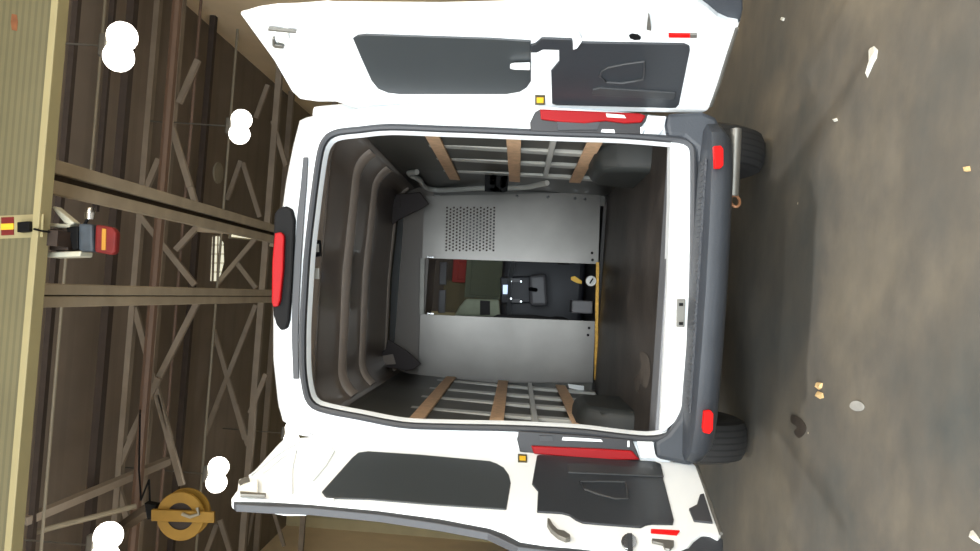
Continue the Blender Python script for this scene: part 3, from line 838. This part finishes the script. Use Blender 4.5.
# ------------------------------------------------------------ cab seen through the doorway
CY = 4.45
MB().span((VC - .9, 4.35, .75), (VC + .9, 4.9, P(501, 290, Y=4.5).z)).build('dashboard', 'dash', van, bevel=.06, seg=3)
co = plate('centre_console', [(500, 277), (532, 276), (533, 303), (501, 304)], 'dash', van, (0, .12, 0), Y=4.26, bevel=.015)
plate('radio_screen', [(503, 285), (508.5, 285), (508.5, 294), (503, 294)], 'screen', co, (0, -.01, 0), Y=4.255)
for y in (278.5, 299): plate('air_vent', [(512, y), (520, y), (520, y + 3.5), (512, y + 3.5)], 'dash2', co, (0, -.01, 0), Y=4.255)
for p_ in ((521, 281.5), (521, 301.5), (511, 281.3), (511, 298.6)):
    MB().lathe([(0, -.02), (.008, -.02), (.012, 0), (0, 0)], P(p_[0], p_[1], Y=4.25), 'Y', 12).build('control_knob', 'chrome', co)
plate('gear_console', [(529, 275), (546, 274), (548, 306), (530, 306)], 'dash2', van, (0, .25, 0), Y=4.0, bevel=.03)
MB().tube([P(536, 290, Y=3.98), P(530, 289, Y=3.9)], .02, 8).build('gear_lever', 'black', van)
def cab_seat(x, m2, label):
    s_ = MB().box((x, 3.75, 1.02), (.5, .5, .18)); s_.build('seat_cushion', 'seat', van, bevel=.05, seg=3)
    b_ = MB().loft([[Vector((x + sx * w, y0, z)) for sx, y0 in ((-1, 3.45 - (z - 1) * .12), (1, 3.45 - (z - 1) * .12), (1, 3.58 - (z - 1) * .12), (-1, 3.58 - (z - 1) * .12))] for z, w in ((1.0, .24), (1.3, .26), (1.62, .24), (1.75, .16))])
    b_.build('seat_back', 'seat', van, smooth=True, bevel=.02)
    h_ = MB().box((x, 3.46, 1.9), (.28, .11, .24)); return h_.build('headrest', m2, van, bevel=.04, seg=3)
cab_seat(VC + .52, 'seat', '')
cab_seat(VC - .50, 'seat', '')
tag(plate('driver_seat_cover', [(454, 316), (459, 307), (466, 298.5), (499, 299.5), (500.5, 317)], 'paleseat', van, (0, .1, 0), Y=3.42, bevel=.02), 'pale grey green cover')
plate('cover_pocket', [(480, 300.5), (490, 301), (490, 315), (480, 315)], 'seat', van, (0, .02, 0), Y=3.405, bevel=.004)
MB().span((VC - .85, 3.1, .70), (VC + .85, 4.6, .74)).build('cab_floor', 'mat', van)
MB().loft([[Vector((VC - .85, y, z)), Vector((VC + .85, y, z))] for y, z in ((3.1, 2.45), (3.9, 2.40), (4.03, 2.30))], closed=False).build('cab_headliner', 'inpaint', van, solid=.02)
plate('document_box', [(572, 300), (593, 301), (592.5, 314), (571.5, 313)], 'dash2', van, (0, .3, 0), Y=3.2, bevel=.01)
plate('sun_visor', [(440, 262), (447, 262), (446, 285), (439, 285)], 'dash2', van, (0, .02, 0), Y=3.98, bevel=.006)
plate('sun_visor', [(439, 290), (446, 290), (445, 313), (438, 313)], 'dash2', van, (0, .02, 0), Y=3.98, bevel=.006)

# ------------------------------------------------------------ rear lamps, bumper, brake light
def lampset(side):
    if side > 0:
        hp = [(535, 112), (540, 109), (648, 114), (646, 121), (641, 127), (640, 134), (560, 132), (531, 131), (530, 122)]
        lens = [(540, 109), (640, 113), (646, 115.5), (642, 122), (625, 123), (606, 120.5), (585, 123), (560, 121.5), (541, 119)]
        bar = [(602, 129.2), (614, 129.4), (615, 132.8), (601, 132)]
        tick = [(640.5, 127), (642.5, 127), (642.5, 133.4), (640.5, 133.2)]
        ins = [(557, 121.5), (600, 122), (597, 129.5), (558, 130)]
    else:
        hp = [(519, 431), (535, 432), (580, 435), (632, 439.5), (636, 449), (641, 462), (600, 462), (520, 452), (517, 440)]
        lens = [(531, 446), (560, 447.5), (600, 449), (632, 451), (640, 460), (600, 460), (534, 454)]
        bar = [(563, 437), (601, 439.5), (603, 441.8), (562, 440.3)]
        tick = [(627.5, 441), (629.5, 441), (629.5, 447), (627.5, 447)]
        ins = [(539, 436), (552, 436), (553, 441), (540, 441)]
    t = plate('tail_lamp', hp, 'lens_dark', van, (0, .05, 0), Y=-.04, bevel=.004)
    tag(t, 'dark housing with red lens')
    plate('red_lens', lens, 'lens', t, (0, .03, 0), Y=-.055, bevel=.006)
    plate('lamp_chrome_bar', bar, 'white', t, (0, .012, 0), Y=-.048)
    plate('lamp_clip', tick, 'white', t, (0, .012, 0), Y=-.048)
    plate('reversing_lens', ins, 'seal', t, (0, .012, 0), Y=-.048)
    if side > 0:
        plate('reversing_lens', [(606, 113.5), (624, 115), (626, 118), (607, 117)], 'whitecap', t, (0, .006, 0), Y=-.06)
lampset(1); lampset(-1)
# white hinge arms beside the lamps
plate('hinge', [(652, 116), (666, 116), (664, 127), (659, 134), (644, 133.5), (650, 124)], 'white', van, (0, .03, 0), Y=-.04, bevel=.003)
plate('hinge', [(637, 441.5), (653, 442), (656, 458), (641, 458), (639, 449)], 'white', van, (0, .03, 0), Y=-.04, bevel=.003)
# corner mouldings between lamp and bumper
plate('corner_moulding', [(668, 113), (703, 111.5), (717, 117), (722, 130), (722, 172), (699, 172), (697, 148), (684, 137), (668, 136), (666, 124)], 'plastic', van, (0, .12, 0), Y=-.045, bevel=.02)
plate('corner_moulding', [(655, 442), (668, 434), (680, 418), (688, 392), (708, 400), (706, 450), (700, 461), (690, 466), (672, 462), (657, 459)], 'plastic', van, (0, .12, 0), Y=-.045, bevel=.02)

# bumper: swept section
bm_ = MB()
path = [(-.835, .30), (-.832, .10), (-.81, -.05), (-.75, -.15), (-.60, -.20), (-.3, -.225), (0, -.235), (.3, -.225), (.60, -.20), (.75, -.15), (.81, -.05), (.832, .10), (.835, .30)]
sec = [(.20, .620), (.03, .610), (.0, .594), (-.006, .55), (0.01, .52), (.04, .495), (.10, .47), (.17, .47)]   # (inward offset, z)
loops = []
for i, (x, y) in enumerate(path):
    a = Vector(path[max(i - 1, 0)]); b = Vector(path[min(i + 1, len(path) - 1)]); t_ = (b - a).normalized()
    n_ = Vector((-t_.y, t_.x))       # inward
    loops.append([Vector((VC + x + n_.x * o_, y + n_.y * o_, z)) for o_, z in sec])
bm_.loft(loops)
bm_.bm.faces.new([bm_.bm.verts.new(p) for p in loops[0]]); bm_.bm.faces.new([bm_.bm.verts.new(p) for p in loops[-1]])
bum = bm_.build('rear_bumper', 'plastic', van, smooth=True)
stp = MB().span((VC - .56, -.175, .612), (VC + .62, -.04, .622))
for i in range(44):
    x = VC - .54 + i * .0265
    stp.span((x, -.17, .620), (x + .012, -.10, .625))
stp.build('bumper_step', 'tread', van)
def refl(pts, Y):
    return tag(plate('bumper_reflector', pts, 'reflector', van, (0, .03, 0), Y=Y, bevel=.003), 'bright red reflector')
refl([(714, 146), (721, 145.5), (723.5, 149), (723.5, 165), (721, 168), (715, 168)], -.243)
refl([(704.5, 411), (711, 410.5), (713.5, 414), (713, 430), (710, 434), (704, 433), (703, 428)], -.240)
# high brake light
bl = plate('brake_light_housing', [(274, 214), (278, 208), (286, 205.5), (292, 209), (294.5, 220), (292.5, 270), (289, 320), (287, 328), (281, 331), (276, 325), (273, 315), (272, 262)], 'black', van, (0, .05, 0), Y=-.035, bevel=.01)
tag(plate('brake_light_lens', [(274.5, 233), (281, 232), (284, 236), (283, 270), (280, 300), (278, 306), (273, 307), (271.5, 302), (272, 262)], 'lens', bl, (0, .04, 0), Y=-.06, bevel=.006), 'long red lens')
# tow pipe with ring
tp = P(736, 129, Y=-.02); tq = P(733, 196, Y=-.02)
tw = MB().tube([tp, tq], .027, 12).build('tow_bar', 'steel', van, smooth=True)
rc_ = P(735, 201, Y=-.04); rg = [rc_ + Vector((.030 * math.cos(a), .02 * math.cos(a), .022 * math.sin(a))) for a in [i * math.pi / 10 for i in range(20)]]
M['rustmetal'] = mat('rusty_ring', (150, 106, 76), .6, metal=.4, var=.2, scale=30)
tag(MB().tube(rg, .007, 8, True).build('tow_ring', 'rustmetal', tw, smooth=True), 'rusty brown ring')
# underbody
MB().span((VC - .62, .3, .42), (VC + .62, 5.2, .6)).build('underbody', 'black', van)
for y in (1.02,): MB().tube([(VC - .8, y, .37), (VC + .8, y, .37)], .06, 12).build('rear_axle', 'black', van)
# wheels
for (x, y) in ((VC - .845, 1.02), (VC + .885, 1.02), (VC - .845, 4.7), (VC + .885, 4.7)):
    s = 1 if x > VC else -1
    w_ = MB().lathe([(.20, -.11), (.30, -.125), (.345, -.105), (.365, -.06), (.368, 0), (.365, .06), (.345, .105), (.30, .125), (.20, .11)], (0, 0, 0), 'X', 40)
    o = w_.build('tyre', 'tyre', van, smooth=True); o.location = Vector((x, y, .368)) - van.location
    r_ = MB().lathe([(0, .04 * s), (.10, .06 * s), (.16, .02 * s), (.2, .09 * s), (.205, .10 * s), (.205, -.10 * s), (0, -.10 * s)], (0, 0, 0), 'X', 32).build('wheel_rim', 'rim', o, smooth=True)

# ------------------------------------------------------------ rear doors
class Door:
    def __init__(s, A, B, C):
        s.o = A; s.n = (B - A).cross(C - A).normalized()
        if s.n.dot(CAM - A) < 0: s.n = -s.n
    def q(s, pts, lift=0.0):
        return [PP(x, y, s.o + s.n * lift, s.n) for x, y in pts]
    def part(s, name, pts, m, par, lift=0.0, th=.02, bevel=.003, r=0, sm=False):
        q = s.q(pts, lift)
        if r: q = chamfer(q, r)
        return MB().prism(q, -s.n * th).build(name, m, par, bevel=bevel)
    def tube(s, name, pts, r, m, par, lift=0.0, closed=False):
        return MB().tube(s.q(pts, lift), r, 8, closed).build(name, m, par, smooth=True)

# right door
R = Door(Vector((.963, 0, .587)), Vector((.919, 0, 2.572)), Vector((1.19, -.6, .6)))
out = [(246, 17), (258, 13.5), (276, 11), (299, 10.3), (327, 8), (337, 9.5), (344, 12.3), (400, 11.3), (490, 10.3), (530, 10), (538, 7), (548, 4), (596, 3), (606, 1.5), (617, -1), (668, -2), (697, 3), (708, 10), (718, 18.5), (728, 23), (739, 25), (723, 70), (712, 104), (707.5, 111), (702, 113.5), (640, 112.5), (560, 111), (450, 109), (400, 108), (378, 110), (362, 110), (348, 106), (336, 102), (318, 102), (300, 99.5), (292, 92), (270, 54)]
dr = R.part('rear_door', out, 'white', van, 0, .045, .008)
tag(dr, 'upper open rear door, inner side showing')
R.part('door_outer_skin', [(240, 14), (262, 9), (330, 4), (440, 5), (520, 3), (600, -9), (700, -10), (735, -6), (741, 20), (709, 108), (560, 108), (400, 104), (330, 98), (298, 94)], 'white', dr, -.05, .02, .008)
R.part('lower_moulding', [(698, -4), (706, 6), (716, 15), (727, 21), (740, 23.5), (743, 10), (742, -14), (690, -14)], 'plastic', dr, -.03, .05, .008)
R.part('window_panel', [(352.5, 39), (358, 35.5), (366, 34.5), (490, 38.5), (531, 41), (531, 82), (527, 88), (520, 92.5), (506, 94.8), (400, 94.8), (388, 93.5), (378, 89.5), (371, 81), (361, 59)], 'glass_dark', dr, .006, .02, .006)
R.part('lower_trim_panel', [(530.5, 45.6), (535.5, 44), (542, 38.5), (572, 39.5), (573.5, 49.5), (582, 42.7), (684, 44.5), (689.5, 47), (690, 51), (679, 105), (676, 108.3), (670, 108.5), (556, 105.5), (552, 104), (551, 71.6), (559, 62), (559, 50.5), (543, 50), (537, 53), (530.5, 53)], 'trim', dr, .009, .02, .004)
R.tube('pull_recess', [(600, 76), (602, 71), (608, 67.5), (625, 64), (644, 61.5), (644.5, 70), (643, 79), (634, 81), (622, 83), (606, 82)], .006, 'trim2', dr, .012, True)
R.part('trim_ledge', [(592, 90), (600, 88), (676, 93), (675, 100), (592, 96)], 'trim2', dr, .016, .012, .005)
R.part('door_reflector', [(668.5, 34.2), (696, 34.5), (696, 38.3), (668.5, 38)], 'reflector', dr, .008, .01, .002)
R.part('end_cap', [(690, 34.5), (697, 34.5), (697, 38.3), (690, 38.3)], 'steel', dr, .010, .01, .002)
ys_ = R.part('warning_sticker', [(535, 95.8), (545, 96), (545, 105), (535, 105)], 'sticker_ink', dr, .006, .006, 0)
R.part('sticker_face', [(536.7, 98), (543.5, 98), (543.5, 103), (536.7, 103)], 'yellow', ys_, .009, .003, 0)
R.part('latch_hole', smooth := [(629, 36), (632, 34.5), (638, 35.5), (641, 38), (640, 40), (635, 40.3), (630, 38.5)], 'black', dr, .007, .008, 0)
R.part('fin_bracket', [(648, 17), (649.5, 17), (651.5, 31), (646.5, 30)], 'steel', dr, .02, .02, 0)
R.part('inner_handle', [(510, 67), (514, 66), (530, 65.5), (530, 70.5), (514, 70), (510, 69)], 'white', dr, .035, .02, .004)
R.part('strap_plate', [(573, 36), (579, 36), (582, 42), (577, 49), (573, 50)], 'white', dr, .03, .02, .003)
hg = R.part('top_catch', [(277, 31), (288, 31), (289, 41), (284, 44), (276, 42)], 'whitecap', dr, .02, .02, .004)
R.part('catch_foot', [(272, 39), (274, 39), (275, 45), (282, 46), (284, 49), (275, 48.5), (272, 46)], 'steel', hg, .022, .02, .002)
R.part('catch_top', [(268, 29), (296, 32), (296, 33.5), (268, 31)], 'steel', hg, .022, .015, .001)
R.tube('pressed_crease', [(272, 33), (284, 52), (300, 68), (312, 84), (330, 96)], .006, 'white', dr, .001)
R.tube('pressed_crease', [(318, 32), (316, 60), (318, 88)], .005, 'white', dr, .001)
R.tube('pressed_crease', [(334, 32), (333, 60), (335, 90)], .005, 'white', dr, .001)
R.tube('bottom_seal', [(737, 28), (729, 52), (719, 84), (711, 106)], .008, 'steel', dr, .004)

# left door
Lh = Door(Vector((-.736, 0, .556)), Vector((-.728, 0, 2.469)), Vector((-.914, -.6, .57)))
out = [(231, 498), (243, 482), (260, 464), (276, 446), (283, 439), (300, 437.5), (336, 434.5), (352, 434), (400, 440), (490, 447.5), (560, 452), (640, 459.5), (660, 461), (691.6, 462), (698, 467), (721, 535), (718, 539), (710, 534.5), (702, 534), (694, 540), (688, 547), (676, 552), (640, 552.5), (600, 550), (570, 547), (545, 545), (520, 541), (505, 533), (490, 527.5), (440, 518), (380, 510), (310, 503.5), (270, 501), (233, 500.5)]
dl = Lh.part('rear_door', out, 'white', van, 0, .045, .008)
tag(dl, 'lower open rear door, inner side showing')
Lh.part('edge_seal', [(231, 499), (270, 499), (312, 502), (380, 508), (440, 516), (492, 525.5), (507, 531), (521, 538), (546, 543), (572, 545), (640, 549), (690, 548), (700, 552), (640, 558), (570, 552.5), (544, 550), (518, 547), (501, 539), (488, 533), (440, 524), (380, 515), (310, 508), (270, 506.5), (236, 504.5)], 'seal', dl, -.006, .035, .004)
Lh.part('door_outer_skin', [(262, 508), (310, 510), (306, 513.5), (285, 513.5), (270, 511)], 'white', dl, -.05, .01, 0)
Lh.part('lower_moulding', [(688, 547), (694, 539), (702, 533), (710, 533), (718, 538), (723, 537), (724, 560), (680, 560)], 'plastic', dl, -.01, .04, .008)
Lh.part('window_panel', [(321.5, 491), (352, 457), (358, 452), (368, 450.6), (420, 454), (490, 460.5), (497, 463), (504, 467), (509, 474), (511, 482), (506.5, 509), (430, 504), (370, 499), (336, 498), (326, 496.5)], 'glass_dark', dl, .006, .02, .006)
Lh.tube('pressed_crease', [(315, 492), (318, 495), (324, 499), (334, 500)], .006, 'white', dl, .004)
Lh.part('lower_trim_panel', [(537, 455), (540, 454.4), (655, 461), (661, 463.5), (663.7, 479), (674, 519), (673, 523.5), (652, 523), (646, 524), (641, 526.5), (600, 523.5), (583, 522), (576, 519), (569.6, 514.5), (562, 512.5), (537, 511), (538, 490), (532, 483)], 'trim', dl, .009, .02, .004)
Lh.tube('pull_recess', [(580, 482), (600, 481.5), (625, 482), (627, 490), (628, 499), (614.7, 499), (597, 494), (585, 489.5)], .006, 'trim2', dl, .012, True)
Lh.part('trim_ledge', [(567, 464), (575, 462.5), (662, 468), (664, 476), (568, 472)], 'trim2', dl, .016, .012, .005)
Lh.part('door_reflector', [(651, 528.5), (680, 530), (677, 534), (651, 531.8)], 'reflector', dl, .008, .01, .002)
ys_ = Lh.part('warning_sticker', [(518, 453.8), (527, 454.3), (527, 461.7), (518, 461.3)], 'sticker_ink', dl, .006, .006, 0)
Lh.part('sticker_face', [(519.5, 455.7), (525.7, 456), (525.7, 460), (519.5, 459.7)], 'yellow', ys_, .009, .003, 0)
Lh.part('check_arm', [(547.5, 517.5), (550, 518.5), (553, 524), (558, 529), (564, 530), (570, 534), (570.5, 537.5), (566, 538.5), (558, 535), (551, 529), (547.5, 523)], 'steel', dl, .02, .02, .003)
ql = PP(629, 541, Lh.o + Lh.n * .004, Lh.n)
Lh.part('latch_disc', [(629 + 8 * math.cos(i * .5236), 541 + 8 * math.sin(i * .5236)) for i in range(12)], 'chrome', dl, .010, .012, .002)
Lh.part('latch_slot', [(627, 533), (632, 533), (633, 552), (628, 552)], 'seal', dl, .018, .01, 0)
Lh.part('striker_plate', [(652, 538), (674, 540), (674, 545), (670, 549), (665, 548), (663, 543.5), (652, 541)], 'steel', dl, .012, .012, .002)
Lh.part('corner_rubber', [(689, 508), (697, 504), (700, 494), (704, 493), (713, 522), (694, 520)], 'seal', dl, .01, .012, .003)
Lh.tube('bottom_seal', [(697, 466), (705, 488), (713, 512), (721, 534)], .008, 'steel', dl, .004)
hg = Lh.part('top_catch', [(239, 479), (245, 477), (258, 479), (258, 493), (237, 493)], 'whitecap', dl, .02, .02, .004)
Lh.part('catch_foot', [(238, 481), (242, 478), (249, 477), (250, 481), (244, 483), (240, 485)], 'steel', hg, .024, .015, .002)
Lh.part('catch_top', [(240, 491), (266, 493), (265, 495), (240, 494)], 'steel', hg, .022, .015, .001)
Lh.tube('pressed_crease', [(250, 476), (268, 462), (285, 450), (300, 442)], .006, 'white', dl, .001)
Lh.tube('pressed_crease', [(262, 474), (282, 458), (296, 450), (330, 447), (334, 452), (326, 465), (312, 482)], .006, 'white', dl, .001)
Lh.tube('pressed_crease', [(296, 450), (292, 470), (292, 495)], .005, 'white', dl, .001)

# ------------------------------------------------------------ light
wd = bpy.data.worlds.new('daylight'); scene.world = wd; wd.use_nodes = True
bg = wd.node_tree.nodes['Background']; bg.inputs[0].default_value = (0.75, 0.86, 1.0, 1); bg.inputs[1].default_value = 1.0
def area(name, loc, rot, sx, sy, power, col=(1, 1, 1)):
    l = bpy.data.lights.new(name, 'AREA'); l.shape = 'RECTANGLE'; l.size = sx; l.size_y = sy; l.energy = power; l.color = col
    o = bpy.data.objects.new(name, l); o.location = loc; o.rotation_euler = rot; COL.objects.link(o); return o
# daylight through the open vehicle door behind the photographer
area('doorway_daylight', (0, YF - .1, DZ / 2), (math.radians(90), 0, math.radians(0)), DX1 - DX0, DZ, 1120, (0.86, 0.95, 1.0))
area('side_doorway_daylight', (XL - .1, (SY0 + SY1) / 2, SZ / 2), (math.radians(90), 0, math.radians(-90)), SY1 - SY0, SZ, 1100, (0.9, 0.96, 1.0))
for x, y in LAMPS_BEHIND:
    pl = bpy.data.lights.new('lamp_light', 'AREA'); pl.shape = 'DISK'; pl.size = .45; pl.energy = LAMP_W; pl.color = (1, .97, .93)
    o = bpy.data.objects.new('lamp_light', pl); o.location = (x, y - .2, LZ - .25); COL.objects.link(o)

# drop the helper flag
for o in bpy.data.objects:
    if 'world_parts' in o.keys(): del o['world_parts']

vs = scene.view_settings
vs.view_transform = 'Standard'; vs.look = 'None'; vs.exposure = 0.0; vs.gamma = 1.0; vs.use_curve_mapping = False
